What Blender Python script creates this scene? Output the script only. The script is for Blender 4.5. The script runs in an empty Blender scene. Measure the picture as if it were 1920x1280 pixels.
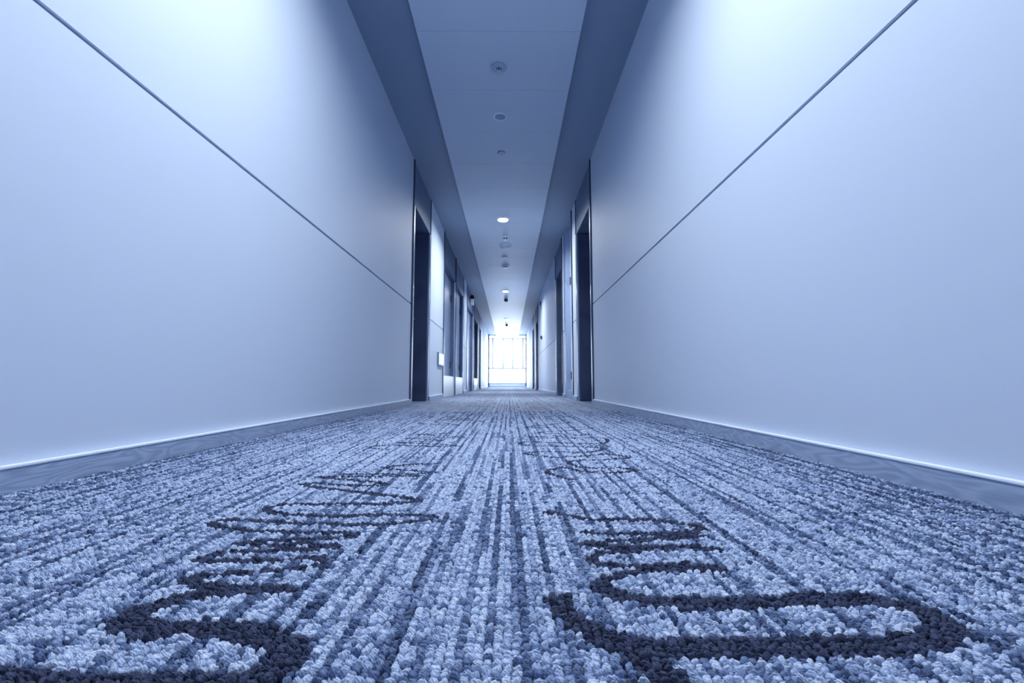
import bpy, bmesh, math, random
import numpy as np
from mathutils import Vector

random.seed(7)
rng = np.random.default_rng(11)
SC = bpy.context.scene
COL = SC.collection

# ------------------------------------------------------------------ dimensions (metres)
XL, XR = -1.022, 0.878            # wall faces
YB, YE = -6.2, 22.6               # corridor ends
ZC, ZP = 2.625, 2.575             # soffit, dropped ceiling panels
PXL, PXR = -0.622, 0.482          # edges of the dropped panel strip
ZD = 2.15                         # door opening height
CAM_Z = 0.226

# ------------------------------------------------------------------ camera
cd = bpy.data.cameras.new('camera')
cd.lens, cd.sensor_width = 16.0, 36.0
cd.clip_start, cd.clip_end = 0.01, 200
cd.dof.use_dof = True
cd.dof.focus_distance = 0.95
cd.dof.aperture_fstop = 14.0
cam = bpy.data.objects.new('camera', cd)
cam.location = (0, 0, CAM_Z)
PITCH = math.atan(78.0 / 853.3)
cam.rotation_euler = (math.radians(90) + PITCH, 0, -math.atan(6.0 / 853.3))
COL.objects.link(cam)
SC.camera = cam

# ------------------------------------------------------------------ world, exposure
w = bpy.data.worlds.new('world')
SC.world = w
w.use_nodes = True
bg = w.node_tree.nodes['Background']
bg.inputs['Color'].default_value = (0.90, 0.95, 1.0, 1)
bg.inputs['Strength'].default_value = 14.0
SC.view_settings.view_transform = 'Standard'
SC.view_settings.look = 'None'
SC.view_settings.exposure = 0.0
SC.view_settings.gamma = 1.0
SC.view_settings.use_curve_mapping = False
SC.cycles.max_bounces = 12
SC.cycles.diffuse_bounces = 8
SC.cycles.sample_clamp_indirect = 8.0
pl = bpy.data.lights.new('window_portal', 'AREA')
pl.shape, pl.size, pl.size_y = 'RECTANGLE', 1.9, 2.6
pl.cycles.is_portal = True
po = bpy.data.objects.new('window_portal', pl)
po.location = ((XL + XR) / 2, YE + 0.2, 1.3)
po.rotation_euler = (math.radians(-90), 0, 0)
COL.objects.link(po)

LAMP = 1570.0                     # radiance of the downlight lenses
LAMP_COL = (0.93, 0.97, 1.0)


# ------------------------------------------------------------------ materials
def nodes_of(name):
    m = bpy.data.materials.new(name)
    m.use_nodes = True
    nt = m.node_tree
    return m, nt, nt.nodes['Principled BSDF']


def plain(name, col, rough=0.5, metal=0.0, var=0.06, scale=6.0, bump=0.0, bscale=200.0, spec=0.5):
    m, nt, p = nodes_of(name)
    N, L = nt.nodes, nt.links
    tc = N.new('ShaderNodeNewGeometry')
    nz = N.new('ShaderNodeTexNoise'); nz.inputs['Scale'].default_value = scale
    nz.inputs['Detail'].default_value = 4
    L.new(tc.outputs['Position'], nz.inputs['Vector'])
    mx = N.new('ShaderNodeMix'); mx.data_type = 'RGBA'
    mx.inputs[6].default_value = tuple(c * (1 - var) for c in col) + (1,)
    mx.inputs[7].default_value = tuple(min(1, c * (1 + var)) for c in col) + (1,)
    L.new(nz.outputs['Fac'], mx.inputs[0])
    L.new(mx.outputs[2], p.inputs['Base Color'])
    p.inputs['Roughness'].default_value = rough
    p.inputs['Metallic'].default_value = metal
    p.inputs['Specular IOR Level'].default_value = spec
    if bump:
        n2 = N.new('ShaderNodeTexNoise'); n2.inputs['Scale'].default_value = bscale
        L.new(tc.outputs['Position'], n2.inputs['Vector'])
        b = N.new('ShaderNodeBump'); b.inputs['Strength'].default_value = bump
        b.inputs['Distance'].default_value = 0.001
        L.new(n2.outputs['Fac'], b.inputs['Height'])
        L.new(b.outputs['Normal'], p.inputs['Normal'])
    return m


def wood(name, c_dark, c_light, rough=0.4, sy=2.2, sz=16.0, lines=9.0):
    """Contour lines of a stretched noise: cathedral grain along Y."""
    m, nt, p = nodes_of(name)
    N, L = nt.nodes, nt.links
    g = N.new('ShaderNodeNewGeometry')
    mp = N.new('ShaderNodeMapping'); mp.inputs['Scale'].default_value = (1.0, sy, sz)
    L.new(g.outputs['Position'], mp.inputs['Vector'])
    nz = N.new('ShaderNodeTexNoise'); nz.inputs['Scale'].default_value = 1.0
    nz.inputs['Detail'].default_value = 1.5; nz.inputs['Roughness'].default_value = 0.4
    nz.inputs['Distortion'].default_value = 0.6
    L.new(mp.outputs['Vector'], nz.inputs['Vector'])
    mu = N.new('ShaderNodeMath'); mu.operation = 'MULTIPLY'; mu.inputs[1].default_value = lines * 6.2832
    L.new(nz.outputs['Fac'], mu.inputs[0])
    sn = N.new('ShaderNodeMath'); sn.operation = 'SINE'
    L.new(mu.outputs[0], sn.inputs[0])
    fine = N.new('ShaderNodeTexNoise'); fine.inputs['Scale'].default_value = 1.0
    fine.inputs['Detail'].default_value = 5
    mp2 = N.new('ShaderNodeMapping'); mp2.inputs['Scale'].default_value = (30.0, 12.0, 260.0)
    L.new(g.outputs['Position'], mp2.inputs['Vector'])
    L.new(mp2.outputs['Vector'], fine.inputs['Vector'])
    ad = N.new('ShaderNodeMath'); ad.operation = 'MULTIPLY_ADD'
    ad.inputs[1].default_value = 0.30
    L.new(sn.outputs[0], ad.inputs[0]); L.new(fine.outputs['Fac'], ad.inputs[2])
    mx = N.new('ShaderNodeMix'); mx.data_type = 'RGBA'
    mx.inputs[6].default_value = c_dark + (1,); mx.inputs[7].default_value = c_light + (1,)
    L.new(ad.outputs[0], mx.inputs[0])
    L.new(mx.outputs[2], p.inputs['Base Color'])
    p.inputs['Roughness'].default_value = rough
    return m


def emitter(name, col, strength):
    m, nt, p = nodes_of(name)
    p.inputs['Base Color'].default_value = col + (1,)
    p.inputs['Emission Color'].default_value = col + (1,)
    p.inputs['Emission Strength'].default_value = strength
    return m


def glass(name):
    m = bpy.data.materials.new(name); m.use_nodes = True
    nt = m.node_tree; N, L = nt.nodes, nt.links
    for n in list(N):
        N.remove(n)
    out = N.new('ShaderNodeOutputMaterial')
    t = N.new('ShaderNodeBsdfTransparent'); t.inputs['Color'].default_value = (0.95, 0.98, 1, 1)
    gl = N.new('ShaderNodeBsdfGlossy'); gl.inputs['Roughness'].default_value = 0.02
    mx = N.new('ShaderNodeMixShader')
    fr = N.new('ShaderNodeFresnel'); fr.inputs['IOR'].default_value = 1.3
    L.new(fr.outputs[0], mx.inputs[0]); L.new(t.outputs[0], mx.inputs[1]); L.new(gl.outputs[0], mx.inputs[2])
    L.new(mx.outputs[0], out.inputs['Surface'])
    return m


M = {
    'wall': plain('painted_wall', (0.530, 0.614, 0.745), 0.60, var=0.02, scale=1.5, bump=0.05, bscale=350, spec=0.35),
    'core': plain('wall_core', (0.10, 0.14, 0.24), 0.8),
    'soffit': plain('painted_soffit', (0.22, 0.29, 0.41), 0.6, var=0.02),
    'panel': plain('ceiling_metal', (0.48, 0.57, 0.70), 0.46, var=0.02, scale=2, spec=0.5),
    'base': wood('baseboard_wood', (0.22, 0.29, 0.43), (0.38, 0.47, 0.63), 0.35, sy=4.5, sz=22, lines=9),
    'bead': plain('lit_ledge_white', (0.80, 0.86, 0.95), 0.35, var=0.02),  # white colour stands in for lamp light on the baseboard's top ledge
    'dark': wood('dark_door_wood', (0.050, 0.072, 0.14), (0.085, 0.118, 0.21), 0.38, sy=30, sz=1.2, lines=5),
    'trim': plain('dark_frame', (0.022, 0.034, 0.075), 0.35),
    'header': wood('header_wood', (0.085, 0.125, 0.225), (0.12, 0.17, 0.29), 0.42, sy=26, sz=1.2, lines=4),
    'groove': plain('groove_metal', (0.20, 0.26, 0.38), 0.45),
    'steel': plain('satin_steel', (0.62, 0.72, 0.88), 0.28, metal=1.0, var=0.03, scale=30),
    'shaft': plain('shaft_door_paint', (0.33, 0.43, 0.63), 0.35, var=0.03),
    'bright': plain('window_reflection_paint', (0.70, 0.77, 0.86), 0.22, var=0.02),  # whitened to stand in for the window reflected on the shaft door
    'duct': plain('detector_plastic', (0.36, 0.44, 0.57), 0.4, var=0.02),
    'white': plain('white_plastic', (0.82, 0.87, 0.94), 0.35, var=0.02),
    'grey': plain('grey_plastic', (0.22, 0.30, 0.46), 0.4),
    'black': plain('dark_plastic', (0.015, 0.022, 0.045), 0.25),
    'alu': plain('pale_aluminium', (0.45, 0.53, 0.66), 0.35, metal=0.3, var=0.03),
    'terrace': plain('pale_concrete', (0.70, 0.74, 0.80), 0.8),
    'glass': glass('clear_glass'),
    'lamp': emitter('lamp_lens', LAMP_COL, LAMP),
    'sign': emitter('lit_sign', (0.80, 0.90, 1.0), 0.4),
}


# ------------------------------------------------------------------ mesh helpers
def obj(name, bm, mat, parent=None, smooth=False):
    me = bpy.data.meshes.new(name)
    bmesh.ops.recalc_face_normals(bm, faces=bm.faces)
    bm.to_mesh(me); bm.free()
    if smooth:
        for f in me.polygons:
            f.use_smooth = True
        try:
            me.set_sharp_from_angle(angle=math.radians(40))
        except Exception:
            pass
    me.materials.append(M[mat] if isinstance(mat, str) else mat)
    o = bpy.data.objects.new(name, me)
    COL.objects.link(o)
    if parent is not None:
        o.parent = parent
        o.matrix_parent_inverse.identity()
    return o


def add_box(bm, x0, x1, y0, y1, z0, z1, bev=0.0):
    x0, x1 = min(x0, x1), max(x0, x1)
    vs = [bm.verts.new((x, y, z)) for x in (x0, x1) for y in (y0, y1) for z in (z0, z1)]
    q = [(0, 1, 3, 2), (4, 6, 7, 5), (0, 4, 5, 1), (2, 3, 7, 6), (0, 2, 6, 4), (1, 5, 7, 3)]
    fs = [bm.faces.new([vs[i] for i in f]) for f in q]
    if bev:
        es = list({e for f in fs for e in f.edges})
        bmesh.ops.bevel(bm, geom=es, offset=bev, segments=2, affect='EDGES', profile=0.7)
    return bm


def box(name, mat, x0, x1, y0, y1, z0, z1, parent=None, bev=0.0):
    return obj(name, add_box(bmesh.new(), x0, x1, y0, y1, z0, z1, bev), mat, parent)


def lathe(profile, n=40, axis='Z'):
    """profile: (radius, height) pairs, revolved about the axis."""
    bm = bmesh.new()
    rings = []
    for r, h in profile:
        if r < 1e-6:
            rings.append([bm.verts.new((0, 0, h))])
        else:
            rings.append([bm.verts.new((r * math.cos(2 * math.pi * i / n), r * math.sin(2 * math.pi * i / n), h)) for i in range(n)])
    for a, b in zip(rings, rings[1:]):
        for i in range(n):
            j = (i + 1) % n
            if len(a) == 1 and len(b) == 1:
                continue
            if len(a) == 1:
                bm.faces.new((a[0], b[i], b[j]))
            elif len(b) == 1:
                bm.faces.new((a[i], a[j], b[0]))
            else:
                bm.faces.new((a[i], a[j], b[j], b[i]))
    if axis == 'X':
        for v in bm.verts:
            v.co = Vector((v.co.z, v.co.x, v.co.y))
    elif axis == 'Y':
        for v in bm.verts:
            v.co = Vector((v.co.x, v.co.z, v.co.y))
    return bm


def empty(name, loc=(0, 0, 0)):
    o = bpy.data.objects.new(name, None)
    o.empty_display_size = 0.1
    o.location = loc
    COL.objects.link(o)
    return o


def tag(o, label, cat=None, group=None, kind=None):
    o['label'] = label
    if cat: o['category'] = cat
    if group: o['group'] = group
    if kind: o['kind'] = kind
    return o


def structure(o, label):
    return tag(o, label, None, None, 'structure')


# ------------------------------------------------------------------ carpet pattern
F, VX, VY, CT, ST = 853.3, 954.0, 718.0, math.cos(PITCH), math.sin(PITCH)


def floor_point(x, y, h=0.220):
    d = F * h / (CT * (y - VY))
    return ((x - VX) * d / F, (d + h * ST) / CT)


SQUIGGLES = [
    # left woven scribble, from the near end to the far end
    [(-60, 1266), (0, 1268), (100, 1276), (200, 1282), (330, 1285), (430, 1280), (490, 1266), (525, 1240), (546, 1218),
     (535, 1200), (500, 1188), (440, 1176), (380, 1170), (310, 1172), (255, 1168), (238, 1157), (262, 1142), (310, 1126),
     (370, 1113), (440, 1104), (500, 1101), (545, 1103), (480, 1101), (410, 1097), (370, 1089), (352, 1080), (390, 1075), (460, 1070), (540, 1063),
     (600, 1055), (610, 1046), (560, 1045), (470, 1048), (400, 1047), (380, 1043), (410, 1035), (470, 1031), (550, 1028), (615, 1025),
     (630, 1021), (590, 1018), (520, 1018), (445, 1017), (480, 1012), (560, 1009), (620, 1006), (665, 1001), (640, 996),
     (560, 995), (480, 993), (430, 987), (395, 979), (420, 973), (450, 972), (520, 977), (620, 980), (710, 981), (780, 976),
     (815, 968), (780, 964), (700, 964), (600, 965), (530, 961), (498, 953), (520, 947), (550, 943), (620, 944), (720, 943),
     (770, 939), (783, 935), (740, 929), (680, 922), (610, 914), (568, 907), (590, 904), (640, 908), (700, 909), (728, 907),
     (700, 903), (640, 897), (592, 893), (640, 893), (720, 892), (790, 891)],
    [(640, 888), (700, 888), (770, 888), (812, 885), (780, 882), (740, 879), (722, 876), (750, 872), (800, 869), (822, 868)],
    [(725, 842), (692, 838), (730, 834), (800, 836), (855, 835), (800, 831), (745, 829), (830, 825), (760, 821), (870, 819),
     (800, 815), (770, 814), (850, 812)],
    [(785, 794), (860, 797), (815, 790), (880, 788), (905, 790)],
    # right woven scribble
    [(1048, 1118), (1056, 1138), (1080, 1160), (1129, 1187), (1185, 1215), (1225, 1245), (1255, 1275), (1290, 1320)],
    [(1200, 1212), (1260, 1211), (1326, 1211), (1457, 1214), (1632, 1211), (1735, 1200), (1785, 1180), (1765, 1158), (1702, 1134),
     (1610, 1121), (1457, 1126), (1326, 1128), (1217, 1124), (1155, 1109), (1124, 1093), (1151, 1078), (1207, 1069),
     (1270, 1065), (1364, 1067), (1300, 1059), (1187, 1059), (1124, 1055), (1106, 1046), (1125, 1036), (1160, 1032), (1207, 1029),
     (1280, 1025), (1345, 1028), (1290, 1023), (1207, 1024), (1103, 1020), (1130, 1015), (1200, 1011), (1270, 1008),
     (1310, 1003), (1240, 1001), (1160, 999), (1091, 997)],
    [(1240, 1001), (1290, 997), (1320, 990), (1290, 983), (1240, 976), (1180, 972), (1110, 972), (1060, 964), (1025, 959)],
    [(1075, 898), (1045, 892), (1028, 885), (1033, 880), (1060, 876), (1084, 882), (1113, 885), (1164, 885), (1192, 882),
     (1171, 878), (1135, 877), (1091, 876), (1074, 871), (1066, 866), (1084, 863), (1135, 861), (1179, 858), (1142, 851),
     (1100, 854), (1040, 857), (982, 849), (1033, 846), (1100, 848), (1132, 840), (1077, 837), (986, 834), (985, 828),
     (1047, 830), (1131, 831), (1131, 821), (1062, 821), (995, 819), (1106, 815), (1008, 811), (1091, 805), (1103, 801),
     (985, 801), (1069, 792), (1040, 790)],
]
strokes = []
for s in SQUIGGLES:
    strokes.append(np.array([floor_point(*p) for p in s]))
# the same scribble carries on down the corridor, where the photograph no longer resolves it
for x0, x1 in ((-0.48, -0.16), (0.10, 0.44)):
    yy, pts, sgn = 2.75, [], 1
    while yy < YE - 0.3:
        a = random.uniform(0.5, 1.0)
        mid = (x0 + x1) / 2
        pts.append((mid + sgn * a * (x1 - x0) / 2, yy))
        sgn = -sgn
        yy += random.choice((0.03, 0.05, 0.08, 0.12, 0.2))
    strokes.append(np.array(pts))


def smooth_path(p, k=6):
    out = []
    n = len(p)
    for i in range(n - 1):
        a, b, c, d = p[max(i - 1, 0)], p[i], p[i + 1], p[min(i + 2, n - 1)]
        for j in range(k):
            t = j / k
            out.append(0.5 * ((2 * b) + (-a + c) * t + (2 * a - 5 * b + 4 * c - d) * t * t + (-a + 3 * b - 3 * c + d) * t ** 3))
    out.append(p[-1])
    return np.array(out)


TP, TY = 0.0079, 0.0076                       # tuft pitch across and along
NC = int(round((XR - XL) / TP))
YG0 = YB
NR = int((YE - YG0) / TY)
level = np.ones((NC, NR), np.float32)
xc = XL + (np.arange(NC) + 0.5) * (XR - XL) / NC
yr = YG0 + (np.arange(NR) + 0.5) * TY
c, dark = 0, False
while c < NC:                                  # light ribs one to four tufts wide between single dark ribs
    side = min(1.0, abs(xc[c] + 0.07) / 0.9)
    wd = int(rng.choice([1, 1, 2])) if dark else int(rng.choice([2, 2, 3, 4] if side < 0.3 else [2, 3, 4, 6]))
    for cc in range(c, min(c + wd, NC)):
        r = -int(rng.integers(0, 30))
        while r < NR:
            ln = int(rng.integers(4, 32)) if dark else int(rng.integers(6, 45))
            if dark:
                v = rng.choice([0.18, 0.34, 0.50, 0.85], p=[0.18, 0.30, 0.28, 0.24])
            else:
                v = rng.choice([1.0, 0.90, 0.76, 0.45], p=[0.40, 0.34, 0.18, 0.08])
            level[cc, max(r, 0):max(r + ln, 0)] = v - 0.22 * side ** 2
            r += ln
    c += wd
    dark = not dark
r = 0
while r < NR:                                  # faint darker rows across
    level[:, r] *= rng.choice([0.62, 0.74, 0.86], size=NC)
    r += int(rng.integers(3, 8))
level += rng.normal(0, 0.10, level.shape)
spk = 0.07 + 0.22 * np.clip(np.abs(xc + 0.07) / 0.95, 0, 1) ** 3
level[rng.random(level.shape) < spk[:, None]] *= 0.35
level = np.clip(level, 0, 1)
scrib = np.zeros_like(level)
for s in strokes:
    p = smooth_path(s)
    for a, b in zip(p[:-1], p[1:]):
        n = max(1, int(np.hypot(*(b - a)) / 0.004))
        for t in np.linspace(0, 1, n, endpoint=False):
            q = a + (b - a) * t
            rad = float(np.interp(q[1], [0.36, 0.49, 0.545, 0.9, 1.5], [0.0170, 0.0140, 0.0074, 0.0085, 0.0082]))
            i0, i1 = int((q[0] - rad - XL) / TP), int((q[0] + rad - XL) / TP) + 1
            j0, j1 = int((q[1] - rad - YG0) / TY), int((q[1] + rad - YG0) / TY) + 1
            for i in range(max(i0, 0), min(i1 + 1, NC)):
                for j in range(max(j0, 0), min(j1 + 1, NR)):
                    if (xc[i] - q[0]) ** 2 + (yr[j] - q[1]) ** 2 < rad * rad:
                        scrib[i, j] = 1
RAMP_X = [0.0, 0.35, 0.7, 1.0]
RAMP = np.array([(0.055, 0.082, 0.165), (0.14, 0.20, 0.355), (0.36, 0.455, 0.66), (0.55, 0.645, 0.83)])
SCRIB = np.array((0.052, 0.066, 0.125))


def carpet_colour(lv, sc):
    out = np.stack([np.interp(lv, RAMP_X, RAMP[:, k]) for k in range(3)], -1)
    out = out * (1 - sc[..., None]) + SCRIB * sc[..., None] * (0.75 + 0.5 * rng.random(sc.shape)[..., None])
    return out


# ------------------------------------------------------------------ floor
Y_PILE0, Y_PILE1 = 0.16, 3.6


def carpet_material():
    m, nt, p = nodes_of('carpet_weave')
    N, L = nt.nodes, nt.links
    at = N.new('ShaderNodeAttribute'); at.attribute_name = 'weave'
    g = N.new('ShaderNodeNewGeometry')
    nz = N.new('ShaderNodeTexNoise'); nz.inputs['Scale'].default_value = 160
    L.new(g.outputs['Position'], nz.inputs['Vector'])
    mx = N.new('ShaderNodeMix'); mx.data_type = 'RGBA'; mx.blend_type = 'MULTIPLY'
    mx.inputs[0].default_value = 0.5  # the multiply darkens the flat sheets, painting in shade between tufts
    L.new(at.outputs['Color'], mx.inputs[6]); L.new(nz.outputs['Fac'], mx.inputs[7])
    L.new(mx.outputs[2], p.inputs['Base Color'])
    vo = N.new('ShaderNodeTexVoronoi'); vo.inputs['Scale'].default_value = 1 / TP
    L.new(g.outputs['Position'], vo.inputs['Vector'])
    b = N.new('ShaderNodeBump'); b.inputs['Strength'].default_value = 0.6; b.inputs['Distance'].default_value = 0.004
    b.invert = True
    L.new(vo.outputs['Distance'], b.inputs['Height'])
    L.new(b.outputs['Normal'], p.inputs['Normal'])
    p.inputs['Roughness'].default_value = 0.9
    p.inputs['Specular IOR Level'].default_value = 0.25
    p.inputs['Sheen Weight'].default_value = 0.15
    return m


fl = box('floor', M['core'], XL - 0.45, XR + 0.45, YB - 0.3, YE + 0.15, -0.12, -0.001)
structure(fl, 'corridor floor covered wall to wall in blue woven carpet')


def carpet_sheet(name, ya, yb, step, parent):
    ys = np.arange(ya, yb, step)
    ys = np.append(ys, yb)
    xs = np.linspace(XL - 0.0, XR + 0.0, NC + 1)
    ny, nx = len(ys), len(xs)
    vx, vy = np.meshgrid(xs, ys)
    verts = np.stack([vx, vy, np.full_like(vx, 0.0035)], -1).reshape(-1, 3)
    idx = np.arange(ny * nx).reshape(ny, nx)
    faces = np.stack([idx[:-1, :-1], idx[:-1, 1:], idx[1:, 1:], idx[1:, :-1]], -1).reshape(-1, 4)
    me = bpy.data.meshes.new(name)
    me.from_pydata(verts.tolist(), [], faces.tolist())
    cols = np.zeros((ny - 1, nx - 1, 4), np.float32)
    cols[..., 3] = 1
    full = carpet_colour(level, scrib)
    for k in range(ny - 1):
        j0 = int((ys[k] - YG0) / TY)
        j1 = max(j0 + 1, int((ys[k + 1] - YG0) / TY))
        j0 = min(j0, NR - 1)
        cols[k, :, :3] = full[:, j0:j1].mean(1) if j1 > j0 and j0 < NR else full[:, -1]
    a = me.attributes.new('weave', 'FLOAT_COLOR', 'FACE')
    a.data.foreach_set('color', cols.reshape(-1))
    me.materials.append(CARPET)
    o = bpy.data.objects.new(name, me)
    COL.objects.link(o)
    o.parent = parent
    return o


CARPET = carpet_material()
carpet_sheet('carpet', Y_PILE1, YE, 0.045, fl)
carpet_sheet('carpet', YB, Y_PILE0, 0.09, fl)


# loop pile of the near carpet: one tuft per stitch
def tuft_material():
    m, nt, p = nodes_of('carpet_tuft')
    N, L = nt.nodes, nt.links
    at = N.new('ShaderNodeAttribute'); at.attribute_type = 'INSTANCER'; at.attribute_name = 'tuft_color'
    g = N.new('ShaderNodeAttribute'); g.attribute_name = 'strand'
    nz = N.new('ShaderNodeTexWave'); nz.bands_direction = 'DIAGONAL'
    nz.inputs['Scale'].default_value = 0.8; nz.inputs['Distortion'].default_value = 7.0
    nz.inputs['Detail'].default_value = 3.0; nz.inputs['Detail Scale'].default_value = 1.6
    L.new(g.outputs['Vector'], nz.inputs['Vector'])
    mr = N.new('ShaderNodeMapRange')
    mr.inputs['From Min'].default_value = 0.0; mr.inputs['From Max'].default_value = 1.0
    mr.inputs['To Min'].default_value = 0.72; mr.inputs['To Max'].default_value = 1.15
    L.new(nz.outputs['Fac'], mr.inputs['Value'])
    vm = N.new('ShaderNodeVectorMath'); vm.operation = 'SCALE'
    L.new(at.outputs['Color'], vm.inputs[0]); L.new(mr.outputs[0], vm.inputs['Scale'])
    L.new(vm.outputs[0], p.inputs['Base Color'])
    b = N.new('ShaderNodeBump'); b.inputs['Strength'].default_value = 0.45; b.inputs['Distance'].default_value = 0.0012
    L.new(nz.outputs['Fac'], b.inputs['Height'])
    L.new(b.outputs['Normal'], p.inputs['Normal'])
    p.inputs['Roughness'].default_value = 0.95
    p.inputs['Specular IOR Level'].default_value = 0.15
    return m


TUFT = tuft_material()
j0, j1 = int((Y_PILE0 - YG0) / TY), int((Y_PILE1 - YG0) / TY)
gx, gy = np.meshgrid(xc, yr[j0:j1], indexing='ij')
n = gx.size
lv, scb = level[:, j0:j1], scrib[:, j0:j1]
tc = np.ones((gx.shape[0], gx.shape[1], 4), np.float32)
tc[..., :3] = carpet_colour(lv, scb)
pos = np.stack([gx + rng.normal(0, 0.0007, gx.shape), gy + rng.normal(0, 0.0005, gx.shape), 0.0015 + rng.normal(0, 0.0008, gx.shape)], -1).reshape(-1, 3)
rot = np.stack([rng.normal(0, 0.2, n), rng.normal(0, 0.15, n), rng.normal(0, 0.33, n)], -1)
scl = np.stack([0.0043 * rng.uniform(0.88, 1.15, n), 0.0031 * rng.uniform(0.85, 1.12, n), 0.0050 * rng.uniform(0.85, 1.2, n)], -1)
me = bpy.data.meshes.new('carpet_pile')
me.from_pydata(pos.tolist(), [], [])
me.attributes.new('tuft_color', 'FLOAT_COLOR', 'POINT').data.foreach_set('color', tc.reshape(-1))
me.attributes.new('tuft_rot', 'FLOAT_VECTOR', 'POINT').data.foreach_set('vector', rot.astype(np.float32).reshape(-1))
me.attributes.new('tuft_scale', 'FLOAT_VECTOR', 'POINT').data.foreach_set('vector', scl.astype(np.float32).reshape(-1))
me.attributes.new('variant', 'INT', 'POINT').data.foreach_set('value', rng.integers(0, 6, n).astype(np.int32))
me.materials.append(TUFT)
pile = bpy.data.objects.new('carpet_pile', me)
COL.objects.link(pile)
pile.parent = fl
pile['kind'] = 'stuff'
ng = bpy.data.node_groups.new('tufting', 'GeometryNodeTree')
ng.interface.new_socket('Geometry', in_out='INPUT', socket_type='NodeSocketGeometry')
ng.interface.new_socket('Geometry', in_out='OUTPUT', socket_type='NodeSocketGeometry')
N, L = ng.nodes, ng.links
gi, go = N.new('NodeGroupInput'), N.new('NodeGroupOutput')
jn = N.new('GeometryNodeJoinGeometry')
pn = N.new('GeometryNodeInputPosition')
for k in range(6):
    ico = N.new('GeometryNodeMeshIcoSphere'); ico.inputs['Radius'].default_value = 1.0; ico.inputs['Subdivisions'].default_value = 3
    ad = N.new('ShaderNodeVectorMath'); ad.operation = 'ADD'; ad.inputs[1].default_value = (7.3 * k, 3.1 * k, 1.7 * k)
    L.new(pn.outputs[0], ad.inputs[0])
    nz = N.new('ShaderNodeTexNoise'); nz.inputs['Scale'].default_value = 1.35; nz.inputs['Detail'].default_value = 2.0
    L.new(ad.outputs[0], nz.inputs['Vector'])
    sb = N.new('ShaderNodeVectorMath'); sb.operation = 'SUBTRACT'; sb.inputs[1].default_value = (0.5, 0.5, 0.5)
    L.new(nz.outputs['Color'], sb.inputs[0])
    sc_ = N.new('ShaderNodeVectorMath'); sc_.operation = 'SCALE'; sc_.inputs['Scale'].default_value = 1.5
    L.new(sb.outputs[0], sc_.inputs[0])
    sp = N.new('GeometryNodeSetPosition')
    L.new(ico.outputs['Mesh'], sp.inputs['Geometry']); L.new(sc_.outputs[0], sp.inputs['Offset'])
    st = N.new('GeometryNodeStoreNamedAttribute'); st.data_type = 'FLOAT_VECTOR'; st.domain = 'POINT'
    st.inputs['Name'].default_value = 'strand'
    L.new(sp.outputs[0], st.inputs['Geometry']); L.new(ad.outputs[0], st.inputs['Value'])
    ss = N.new('GeometryNodeSetShadeSmooth'); L.new(st.outputs[0], ss.inputs[0])
    sm = N.new('GeometryNodeSetMaterial'); sm.inputs['Material'].default_value = TUFT
    L.new(ss.outputs[0], sm.inputs[0])
    g2 = N.new('GeometryNodeGeometryToInstance'); L.new(sm.outputs[0], g2.inputs[0])
    L.new(g2.outputs[0], jn.inputs[0])


def named(attr, typ):
    a = N.new('GeometryNodeInputNamedAttribute'); a.data_type = typ
    a.inputs['Name'].default_value = attr
    return a.outputs['Attribute']


iop = N.new('GeometryNodeInstanceOnPoints')
L.new(gi.outputs[0], iop.inputs['Points'])
L.new(jn.outputs[0], iop.inputs['Instance'])
iop.inputs['Pick Instance'].default_value = True
L.new(named('variant', 'INT'), iop.inputs['Instance Index'])
e2r = N.new('FunctionNodeEulerToRotation')
L.new(named('tuft_rot', 'FLOAT_VECTOR'), e2r.inputs[0])
L.new(e2r.outputs[0], iop.inputs['Rotation'])
L.new(named('tuft_scale', 'FLOAT_VECTOR'), iop.inputs['Scale'])
L.new(iop.outputs[0], go.inputs[0])
pile.modifiers.new('tufting', 'NODES').node_group = ng

# ------------------------------------------------------------------ doors: (side, y0, y1, recess depth, sill height, leaf material, flush header)
DOORS = [
    ('left', 4.71, 5.82, 0.21, 0.0, 'dark', False),
    ('left', 7.03, 8.62, 0.080, 0.345, 'shaft', False),
    ('left', 8.62, 10.20, 0.080, 0.345, 'shaft', False),
    ('left', 10.97, 13.00, 0.080, 0.0, 'shaft', False),
    ('left', 13.25, 15.05, 0.15, 0.37, 'dark', False),
    ('left', 15.55, 16.75, 0.10, 0.0, 'dark', False),
    ('right', 4.70, 5.82, 0.21, 0.0, 'dark', False),
    ('right', 6.16, 7.08, 0.085, 0.12, 'bright', True),
    ('right', 7.34, 8.45, 0.21, 0.0, 'dark', False),
    ('right', 13.50, 14.80, 0.21, 0.0, 'dark', False),
    ('right', 15.60, 17.00, 0.21, 0.0, 'dark', False),
]
GZ0, GZ1 = 1.0435, 1.0560          # shadow groove between lower and upper wall panels
BACK = 0.235                      # depth of the wall lining in front of the wall slab


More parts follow.
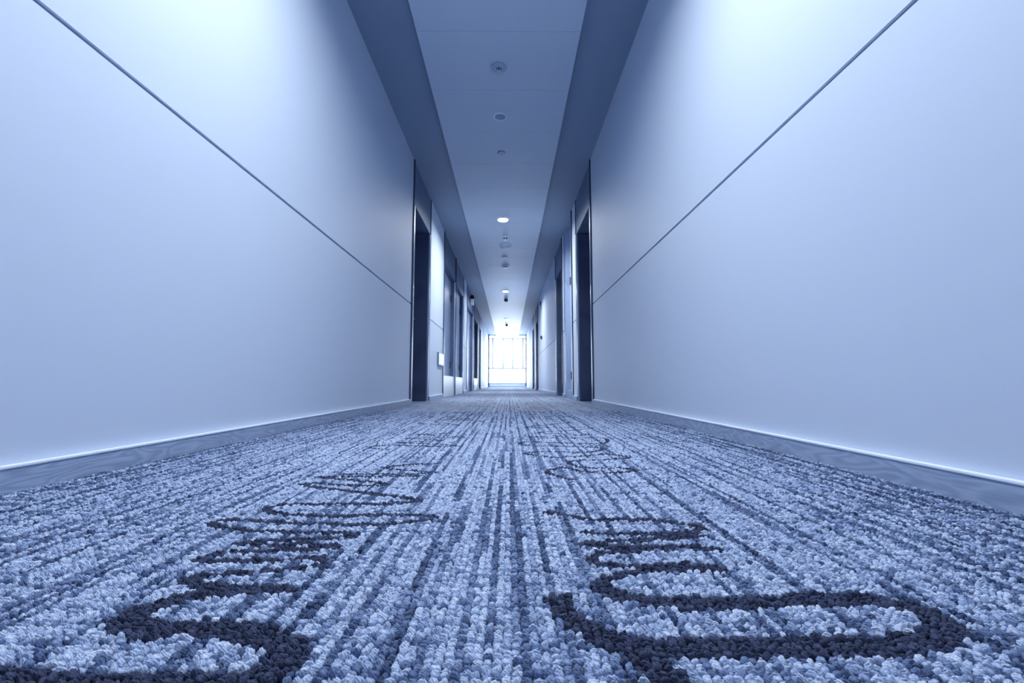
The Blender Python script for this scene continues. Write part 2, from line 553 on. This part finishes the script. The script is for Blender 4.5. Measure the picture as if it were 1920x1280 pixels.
def wall(side, name, label):
    s = -1 if side == 'left' else 1
    xf = XL if s < 0 else XR
    slab = box(name, 'core', xf + s * BACK, xf + s * (BACK + 0.2), YB - 0.2, YE + 0.15, -0.12, ZC + 0.2)
    structure(slab, label)
    edges = [YB]
    for d in DOORS:
        if d[0] == side:
            edges += [d[1], d[2]]
    edges.append(YE)
    for a, b in zip(edges[::2], edges[1::2]):
        if b - a < 0.05:
            continue
        box('wall_panel', 'wall', xf, xf + s * BACK, a, b, 0.0, GZ0, slab, 0.0)
        box('wall_panel', 'wall', xf, xf + s * BACK, a, b, GZ1, ZC + 0.03, slab, 0.0)
        box('groove_strip', 'groove', xf + s * 0.008, xf + s * BACK, a, b, GZ0, GZ1, slab)
    bb = empty('baseboard_' + side, (xf, 0, 0))
    structure(bb, 'blue-grey wood-grain baseboard with top bead whitened as if lit from above, along the %s wall' % side)
    for a, b in zip(edges[::2], edges[1::2]):
        if b - a < 0.05:
            continue
        o = box('baseboard_board', 'base', -s * 0.016, 0, a, b, 0.0, 0.0545, bb)
        o2 = box('lit_top_bead', 'bead', -s * 0.018, 0, a, b, 0.0545, 0.0605, bb, 0.002)
    return slab


wall('left', 'wall_left', 'smooth painted left corridor wall with a thin horizontal shadow groove')
wall('right', 'wall_right', 'smooth painted right corridor wall with a thin horizontal shadow groove')


def door(k, side, y0, y1, dep, sill, mat, flush, label):
    s = -1 if side == 'left' else 1
    xf = XL if s < 0 else XR
    d = empty('door_%d' % k, (xf, y0, 0))
    structure(d, label)
    W = y1 - y0

    def b(name, m, xa, xb, ya, yb, za, zb, par=d, bev=0.0):
        """x measured into the wall from the wall face."""
        o = box(name, m, s * xa, s * xb, ya, yb, za, zb, None, bev)
        o.parent = par
        if par is not d:
            o.location = (0, 0, 0)
        return o

    AW, SW = 0.030, 0.085
    b('architrave', 'trim', -0.014, BACK, 0.0, AW, 0.0, ZC)
    b('architrave', 'trim', -0.006, BACK, W - 0.018, W, 0.0, ZC)
    b('edge_strip', 'steel', -0.004, 0.02, AW, AW + SW, 0.0, ZC if flush else ZD, d, 0.003)
    b('edge_strip', 'steel', -0.004, 0.02, W - 0.018 - 0.05, W - 0.018, 0.0, ZC if flush else ZD, d, 0.003)
    JT = ZC if flush else ZD
    b('jamb', 'dark', 0.02, BACK, AW, AW + SW, 0.0, JT)
    b('jamb', 'dark' if mat == 'dark' else ('shaft' if flush else 'header'), 0.02, BACK, W - 0.068, W - 0.018, 0.0, JT)
    hx = dep - 0.004 if flush else 0.003
    b('header_panel', 'bright' if flush else 'header', hx, BACK, AW + (SW if flush else 0), W - (0.068 if flush else 0.018), ZD + (0.008 if not flush else -0.02), ZC)
    ya, yb = AW + SW, W - 0.068
    top = ZD if not flush else ZD - 0.032
    leaf = b('door_leaf', mat, dep, dep + 0.045 if dep + 0.045 < BACK else BACK, ya, yb, sill + (0.006 if sill == 0 else 0), top, d, 0.003)
    b('leaf_backing', 'core', dep + 0.02 if dep + 0.02 < BACK - 0.01 else BACK - 0.01, BACK + 0.01, ya - 0.02, yb + 0.02, 0.0, ZD)
    if sill:
        b('sill_panel', 'white' if not flush else 'grey', 0.004, dep + 0.02, ya - SW, yb + 0.05, 0.0, sill, d, 0.003)
    if mat == 'dark':
        # lever handle with a rose on the far (lock) side
        hy, hz = yb - 0.08, 1.02
        bm = lathe([(0, 0), (0.026, 0), (0.026, 0.006), (0.011, 0.008), (0.010, 0.045), (0, 0.045)], 20, 'X')
        for v in bm.verts:
            v.co.x = dep - v.co.x
            v.co = Vector((s * v.co.x, v.co.y + hy, v.co.z + hz))
        add_box(bm, s * (dep - 0.050), s * (dep - 0.036), hy - 0.12, hy + 0.012, hz - 0.009, hz + 0.009, 0.003)
        obj('handle', bm, 'steel', leaf)
    else:
        hy, hz = ya + 0.10, 1.16
        bm = lathe([(0, 0), (0.030, 0), (0.030, 0.005), (0.016, 0.012), (0.014, 0.026), (0, 0.028)], 20, 'X')
        for v in bm.verts:
            v.co = Vector((s * (dep - v.co.x), v.co.y + hy, v.co.z + hz))
        obj('lock', bm, 'black', leaf)
        bm = bmesh.new()
        add_box(bm, s * (dep - 0.012), s * dep, yb - 0.06, yb - 0.02, sill + 0.16, sill + 0.28, 0.003)
        obj('hinge', bm, 'black', leaf)
        bm = bmesh.new()
        add_box(bm, s * (dep - 0.012), s * dep, yb - 0.06, yb - 0.02, ZD - 0.40, ZD - 0.28, 0.003)
        obj('hinge', bm, 'black', leaf)
    return d


DOOR_LABELS = [
    'nearest dark recessed door on the left wall with full-height frame',
    'pale blue shaft door above a white raised sill, next to low exit sign',
    'pale blue shaft door above a white raised sill, beyond the first one on left',
    'pale blue floor-length door under the left emergency light',
    'dark door above a white raised sill, far along left wall',
    'farthest dark door on the left wall near the bright window',
    'nearest dark recessed door on the right wall with full-height frame',
    'bright narrow shaft door with flush header, second on right wall',
    'dark recessed door, third on right wall, before the long bright wall',
    'dark recessed door on right wall just past the fire call point',
    'farthest dark door on right wall near the bright window',
]
for k, (dd, lb) in enumerate(zip(DOORS, DOOR_LABELS)):
    door(k + 1, *dd, lb)

# ------------------------------------------------------------------ ceiling
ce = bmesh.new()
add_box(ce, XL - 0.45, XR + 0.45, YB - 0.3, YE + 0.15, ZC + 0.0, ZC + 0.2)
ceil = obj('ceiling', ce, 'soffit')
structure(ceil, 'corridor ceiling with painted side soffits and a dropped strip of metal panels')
pitch_p = 0.616
y = 4.70 - pitch_p * 17
while y < YE:
    a, b_ = max(y, YB), min(y + pitch_p - 0.0025, YE)
    if b_ - a > 0.05:
        box('ceiling_panel', 'panel', PXL, PXR, a, b_, ZP, ZC - 0.012 + 0.012, ceil, 0.0012)
    y += pitch_p

# ------------------------------------------------------------------ end walls and end window
WX0, WX1 = XL + 0.02, XR - 0.02
bw = box('wall_back', 'wall', XL - 0.3, XR + 0.3, YB - 0.2, YB, -0.1, ZC + 0.05)
structure(bw, 'plain painted wall closing the corridor behind the camera')
ew = empty('wall_end', ((XL + XR) / 2, YE, 0))
structure(ew, 'painted surround of the bright glazed end of the corridor')
EC = (XL + XR) / 2


def eb(name, m, xa, xb, ya, yb, za, zb, par, bev=0.0):
    o = box(name, m, xa - EC, xb - EC, ya, yb, za, zb, None, bev)
    o.parent = par
    return o


eb('wall_panel', 'wall', XL, XR, 0.0, 0.12, 2.58, ZC + 0.02, ew)
eb('wall_panel', 'wall', XL, XR, 0.0, 0.12, -0.01, 0.05, ew)
wn = empty('window_1', (EC, YE, 0))
structure(wn, 'bright full-height glazed window at the far end of the corridor')
eb('window_frame', 'trim', XL, XL + 0.055, -0.02, 0.10, 0.05, ZC, wn)
eb('window_frame', 'trim', XR - 0.045, XR, -0.02, 0.10, 0.05, ZC, wn)
eb('window_frame', 'alu', XL + 0.055, XR - 0.045, 0.0, 0.10, 2.42, 2.47, wn)
eb('window_pane', 'glass', XL + 0.055, XR - 0.045, 0.045, 0.055, 2.47, 2.58, wn)
eb('window_frame', 'alu', XL + 0.055, XR - 0.045, 0.0, 0.10, 0.05, 0.10, wn)
eb('bottom_rail', 'alu', XL + 0.055, XR - 0.045, 0.0, 0.10, 0.20, 0.24, wn)
eb('bottom_panel', 'white', XL + 0.055, XR - 0.045, 0.02, 0.08, 0.10, 0.20, wn)
for mx_ in (-0.80, -0.29, 0.19, 0.71):
    eb('mullion', 'alu', mx_ - 0.042, mx_ + 0.042, 0.01, 0.09, 0.98, 2.42, wn)
eb('transom', 'alu', XL + 0.055, XR - 0.045, 0.01, 0.09, 0.92, 0.99, wn)
xs_ = [XL + 0.055, -0.80, -0.29, 0.19, 0.71, XR - 0.045]
for a, b_ in zip(xs_, xs_[1:]):
    eb('window_pane', 'glass', a, b_, 0.045, 0.055, 0.99, 2.42, wn)
eb('window_pane', 'glass', XL + 0.055, XR - 0.045, 0.045, 0.055, 0.24, 0.92, wn)
ter = box('terrace', 'terrace', -6, 6, YE + 0.16, YE + 9, -0.25, -0.05)
structure(ter, 'pale terrace outside the end window')


# ------------------------------------------------------------------ ceiling fittings
def ceil_point(x, y, Z):
    d = F * Z / (CT * (VY - y))
    return ((x - VX) * d / F, (d - Z * ST) / CT)


def place(name, x, y):
    X, Y = ceil_point(x, y, ZP - CAM_Z + 0.006)
    return empty(name, (X, Y, ZP))


def downlight(loc, label, lit=True):
    o = empty('downlight', loc)
    tag(o, label, 'ceiling light', 'lit downlights along the ceiling')
    obj('trim_ring', lathe([(0.0660, 0.0), (0.0672, -0.0185), (0.071, -0.022), (0.088, -0.010), (0.096, 0.0)], 40), 'white', o, True)
    obj('lamp_lens', lathe([(0.065, -0.002), (0.052, -0.003), (0.028, -0.0038), (0, -0.004)], 32), 'lamp' if lit else 'grey', o, True)
    return o


XM = -0.085
SP = 5.12
_, Y1 = ceil_point(943, 410, ZP - CAM_Z)
downlight((XM, Y1 - 2 * SP, ZP), 'ceiling downlight behind the camera')
downlight((XM, Y1 - SP, ZP), 'ceiling downlight just above the frame, nearest the camera')
downlight((XM, Y1, ZP), 'largest visible lit downlight in the ceiling strip')
downlight((XM, Y1 + SP, ZP), 'second visible lit downlight, in front of a dark dome')
downlight((XM, Y1 + 2 * SP, ZP), 'third visible lit downlight, small, before the far dark dome')
downlight((XM, min(Y1 + 3 * SP, YE - 0.25), ZP), 'farthest lit downlight, beside the end window')

o = place('smoke_detector', 935, 124)
tag(o, 'round smoke detector with a hanging sensor head, nearest ceiling fitting', 'detector')
obj('base', lathe([(0, 0), (0.056, 0), (0.058, -0.006), (0.056, -0.014), (0.046, -0.020), (0, -0.020)], 40), 'duct', o, True)
obj('sensor_neck', lathe([(0.024, -0.020), (0.024, -0.038)], 32), 'black', o, True)
obj('sensor_head', lathe([(0.026, -0.038), (0.030, -0.041), (0.030, -0.050), (0.020, -0.056), (0, -0.057)], 32), 'duct', o, True)
bm = bmesh.new()
for i in range(10):
    a = 2 * math.pi * i / 10
    ca, sa = math.cos(a), math.sin(a)
    v0 = len(bm.verts)
    add_box(bm, 0.0225, 0.0285, -0.0016, 0.0016, -0.036, -0.020)
    for v in list(bm.verts)[v0:]:
        v.co = Vector((v.co.x * ca - v.co.y * sa, v.co.x * sa + v.co.y * ca, v.co.z))
obj('cage_fins', bm, 'white', o)['kind'] = 'stuff'

o = place('ceiling_speaker', 937.5, 217)
tag(o, 'round grey ceiling speaker with pale rim behind the smoke detector', 'speaker')
obj('rim', lathe([(0.048, 0), (0.048, -0.007), (0.053, -0.010), (0.059, -0.007), (0.061, 0)], 40), 'white', o, True)
obj('grille', lathe([(0, -0.006), (0.03, -0.0055), (0.048, -0.004)], 40), 'grey', o, True)

o = place('sprinkler_cover', 940, 285)
tag(o, 'small round sprinkler cover plate before the first lit downlight', 'sprinkler')
obj('cover_plate', lathe([(0, -0.009), (0.036, -0.009), (0.039, -0.006), (0.039, -0.003), (0.030, -0.002), (0.030, 0)], 36), 'duct', o, True)
obj('shadow_gap', lathe([(0.030, -0.0008), (0.043, -0.0008), (0.043, 0)], 36), 'grey', o)

o = place('motion_sensor', 947.5, 443)
tag(o, 'small white sensor with two dark eyes just behind the largest downlight', 'sensor')
obj('base', lathe([(0, 0), (0.050, 0), (0.048, -0.008), (0.042, -0.016), (0.040, -0.050), (0.030, -0.062), (0, -0.064)], 36), 'white', o, True)
for s in (-1, 1):
    bm = lathe([(0, 0), (0.012, 0), (0.012, 0.005), (0, 0.006)], 16, 'Y')
    for v in bm.verts:
        v.co = Vector((v.co.x + s * 0.017, -0.036 - v.co.y, v.co.z - 0.036))
    obj('sensor_eye', bm, 'black', o)

o = place('ceiling_speaker', 947, 460.5)
tag(o, 'wide flat grey ceiling speaker behind the two-eyed sensor', 'speaker')
obj('rim', lathe([(0.092, 0), (0.092, -0.008), (0.098, -0.011), (0.106, -0.008), (0.109, 0)], 44), 'white', o, True)
obj('grille', lathe([(0, -0.008), (0.05, -0.007), (0.092, -0.004)], 44), 'grey', o, True)

o = place('sprinkler_cover', 946, 480.5)
tag(o, 'small round sprinkler cover plate behind the wide flat speaker', 'sprinkler')
obj('cover_plate', lathe([(0, -0.012), (0.050, -0.012), (0.056, -0.008), (0.056, -0.004), (0.045, -0.002), (0.045, 0)], 36), 'panel', o, True)
obj('shadow_gap', lathe([(0.045, -0.001), (0.062, -0.001), (0.062, 0)], 36), 'grey', o)

o = place('smoke_detector', 947.5, 498.5)
tag(o, 'white smoke detector with a dark slot between sprinkler plate and second downlight', 'detector')
obj('base', lathe([(0, 0), (0.078, 0), (0.080, -0.008), (0.070, -0.014), (0.052, -0.015)], 36), 'white', o, True)
obj('sensor_neck', lathe([(0.050, -0.014), (0.050, -0.024)], 32), 'black', o, True)
obj('sensor_head', lathe([(0.050, -0.024), (0.058, -0.028), (0.050, -0.036), (0, -0.040)], 32), 'white', o, True)

for x, y_, r, lb in ((948.8, 562, 0.056, 'dark round dome camera hanging behind the second lit downlight'),
                     (949.8, 609.5, 0.050, 'small dark dome camera behind the third lit downlight')):
    X, Y = ceil_point(x, y_, ZP - CAM_Z - 0.045)
    o = empty('dome_camera', (X, Y, ZP))
    tag(o, lb, 'camera', 'dome cameras on the ceiling')
    obj('mount', lathe([(0, 0), (r * 1.05, 0), (r * 1.05, -0.006), (r * 0.8, -0.010), (r * 0.8, -0.012)], 32), 'white', o, True)
    prof = [(r * math.sin(t), -0.004 - r * 0.8 - r * math.cos(t)) for t in np.linspace(2.2, 0, 12)]
    prof[-1] = (0, prof[-1][1])
    obj('dome', lathe(prof, 32), 'black', o, True)

# ------------------------------------------------------------------ things on the walls
# low-level exit sign on the left wall
o = empty('exit_sign', (XL, 6.72, 0.575))
tag(o, 'low pale box sign on left wall just before the first shaft door', 'sign')
obj('housing', add_box(bmesh.new(), 0.0, 0.026, -0.24, 0.24, -0.095, 0.095, 0.005), 'grey', o)
obj('sign_face', add_box(bmesh.new(), 0.024, 0.030, -0.222, 0.222, -0.078, 0.078, 0.002), 'sign', o)

# emergency light above the fourth left door
o = empty('emergency_light', (XL, 12.05, 2.42))
tag(o, 'white wall emergency light with dark lamp head high on left wall', 'light')
obj('housing', add_box(bmesh.new(), 0.0, 0.085, -0.13, 0.13, -0.10, 0.03, 0.010), 'white', o)
obj('bracket', add_box(bmesh.new(), 0.015, 0.035, -0.02, 0.02, 0.03, 0.06, 0.003), 'white', o)
for yy in (-0.07, 0.07):
    bm = lathe([(0, -0.045), (0.036, -0.045), (0.050, 0.010), (0.052, 0.035), (0.044, 0.037), (0, 0.030)], 24, 'Y')
    for v in bm.verts:
        v.co = Vector((v.co.x + 0.045, yy - v.co.y, v.co.z + 0.088))
    obj('lamp_head', bm, 'black', o, True)

# alarm sounder and call point on the right wall
o = empty('alarm_sounder', (XR, 11.95, 2.33))
tag(o, 'dark alarm sounder high on right wall above the call point', 'alarm')
obj('back_plate', add_box(bmesh.new(), -0.014, 0.0, -0.065, 0.065, -0.085, 0.085, 0.004), 'white', o)
bm = lathe([(0.056, 0.012), (0.056, 0.030), (0.050, 0.046), (0.030, 0.058), (0, 0.060)], 28, 'X')
for v in bm.verts:
    v.co = Vector((-v.co.x, v.co.y, v.co.z * 1.25))
obj('horn', bm, 'black', o, True)

o = empty('fire_call_point', (XR, 11.95, 1.42))
tag(o, 'small dark fire call point box at chest height on right wall', 'alarm')
obj('housing', add_box(bmesh.new(), -0.045, 0.0, -0.045, 0.045, -0.045, 0.045, 0.005), 'black', o)
obj('push_plate', add_box(bmesh.new(), -0.049, -0.043, -0.030, 0.030, -0.030, 0.030, 0.002), 'grey', o)
